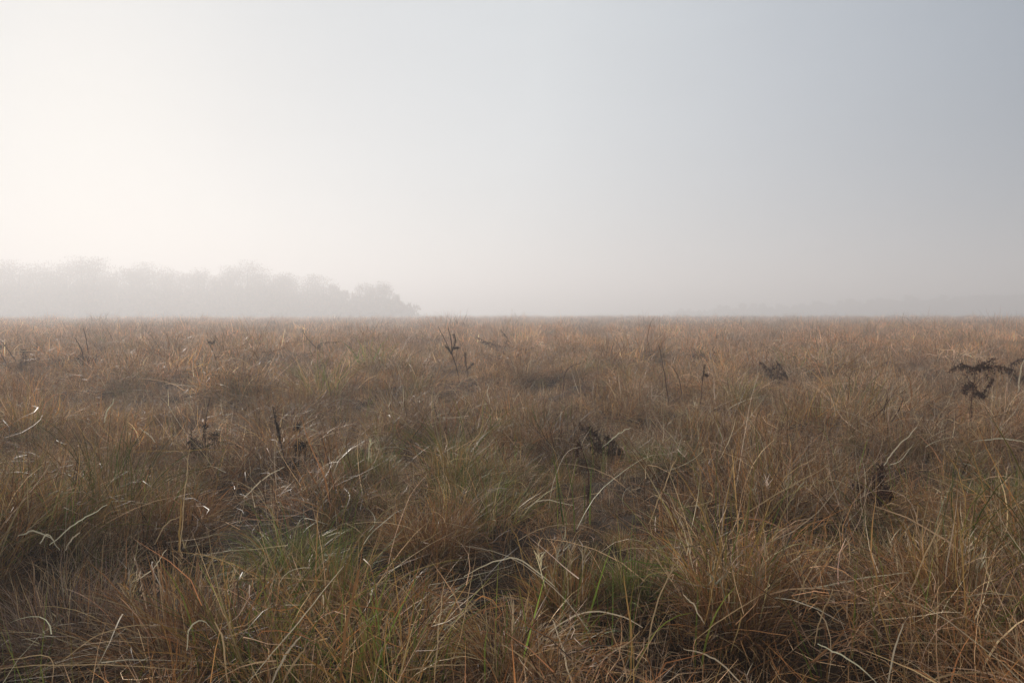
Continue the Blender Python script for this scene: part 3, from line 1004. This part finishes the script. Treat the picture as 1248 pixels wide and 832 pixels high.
# ------------------------------------------------------------------ haze
HZ = 20.0
hv = np.array([[sx * 960, sy * 960, z] for z in (-1.4, HZ) for sx, sy in ((-1, -1), (1, -1), (1, 1), (-1, 1))], float)
hq = np.array([[0, 3, 2, 1], [4, 5, 6, 7], [0, 1, 5, 4], [1, 2, 6, 5], [2, 3, 7, 6], [3, 0, 4, 7]])
me = new_mesh('haze', hv, hq.ravel(), np.full(6, 4))
mh = bpy.data.materials.new('morning_mist')
mh.use_nodes = True
nt = mh.node_tree
nt.nodes.clear()
out = nt.nodes.new('ShaderNodeOutputMaterial')
pv = nt.nodes.new('ShaderNodeVolumePrincipled')
pv.inputs['Color'].default_value = (.935, .922, .932, 1)
pv.inputs['Density'].default_value = .0075
pv.inputs['Anisotropy'].default_value = .37
nt.links.new(pv.outputs[0], out.inputs['Volume'])
me.materials.append(mh)
haze = bpy.data.objects.new('haze', me)
COL.objects.link(haze)
haze['kind'] = 'stuff'
haze['label'] = 'pale morning mist lying over the field'
haze['category'] = 'mist'

# ------------------------------------------------------------------ light
SUN_AZ, SUN_EL = R(-29), R(17)                # left of the view, low
sd = Vector((math.sin(SUN_AZ) * math.cos(SUN_EL), math.cos(SUN_AZ) * math.cos(SUN_EL), math.sin(SUN_EL)))
sun_d = bpy.data.lights.new('sun', 'SUN')
sun_d.energy = 3.0
sun_d.angle = R(8)
sun_d.color = (1.0, .93, .845)
sun = bpy.data.objects.new('sun', sun_d)
COL.objects.link(sun)
sun.rotation_euler = sd.to_track_quat('Z', 'Y').to_euler()
sun.location = (0, 0, 60)

w = bpy.data.worlds.new('World')
scene.world = w
w.use_nodes = True
nt = w.node_tree
bg = nt.nodes['Background']
sky = nt.nodes.new('ShaderNodeTexSky')
sky.sky_type = 'NISHITA'
sky.sun_disc = False
sky.sun_elevation = SUN_EL
sky.sun_rotation = SUN_AZ
sky.dust_density = 1.0
sky.air_density = 1.0
sky.ozone_density = 1.5
bg.inputs['Strength'].default_value = .10
# thin high mist in front of the clear sky: a pale veil, brighter around the sun's direction
tc = nt.nodes.new('ShaderNodeTexCoord')
dp = nt.nodes.new('ShaderNodeVectorMath')
dp.operation = 'DOT_PRODUCT'
dp.inputs[1].default_value = sd
nt.links.new(tc.outputs['Generated'], dp.inputs[0])
rp = nt.nodes.new('ShaderNodeValToRGB')
e = rp.color_ramp.elements
e[0].position, e[0].color = 0.0, (2.4, 2.6, 2.85, 1)
e[1].position, e[1].color = 1.0, (4.4, 4.65, 4.85, 1)
for pos, c in ((.5, (2.25, 2.7, 3.25)), (.70, (3.45, 3.85, 4.3)), (.87, (4.7, 5.05, 5.3))):
    q_ = e.new(pos)
    q_.color = c + (1,)
nt.links.new(dp.outputs['Value'], rp.inputs['Fac'])
mxs = nt.nodes.new('ShaderNodeMix')
mxs.data_type = 'RGBA'
mxs.inputs['Factor'].default_value = .93
nt.links.new(sky.outputs[0], mxs.inputs['A'])
bank = nt.nodes.new('ShaderNodeTexNoise')              # faint uneven banks in the mist
bank.inputs['Scale'].default_value = 2.2
bank.inputs['Detail'].default_value = 3
mpv = nt.nodes.new('ShaderNodeMapping')
mpv.inputs['Scale'].default_value = (1, 1, 3.5)
nt.links.new(tc.outputs['Generated'], mpv.inputs['Vector'])
nt.links.new(mpv.outputs['Vector'], bank.inputs['Vector'])
bmr = nt.nodes.new('ShaderNodeMapRange')
bmr.inputs['To Min'].default_value = .92
bmr.inputs['To Max'].default_value = 1.08
nt.links.new(bank.outputs['Fac'], bmr.inputs['Value'])
bsc = nt.nodes.new('ShaderNodeVectorMath')
bsc.operation = 'SCALE'
nt.links.new(rp.outputs['Color'], bsc.inputs[0])
nt.links.new(bmr.outputs['Result'], bsc.inputs['Scale'])
nt.links.new(bsc.outputs['Vector'], mxs.inputs['B'])
nt.links.new(mxs.outputs['Result'], bg.inputs['Color'])

# ------------------------------------------------------------------ render settings
scene.view_settings.view_transform = 'Standard'
scene.view_settings.look = 'None'
scene.view_settings.exposure = 0.4
scene.view_settings.gamma = 1.0
scene.view_settings.use_curve_mapping = False
scene.render.engine = 'CYCLES'
cy = scene.cycles
cy.max_bounces = 3
cy.diffuse_bounces = 1
cy.glossy_bounces = 1
cy.transmission_bounces = 2
cy.volume_bounces = 1
cy.transparent_max_bounces = 4
cy.use_denoising = True
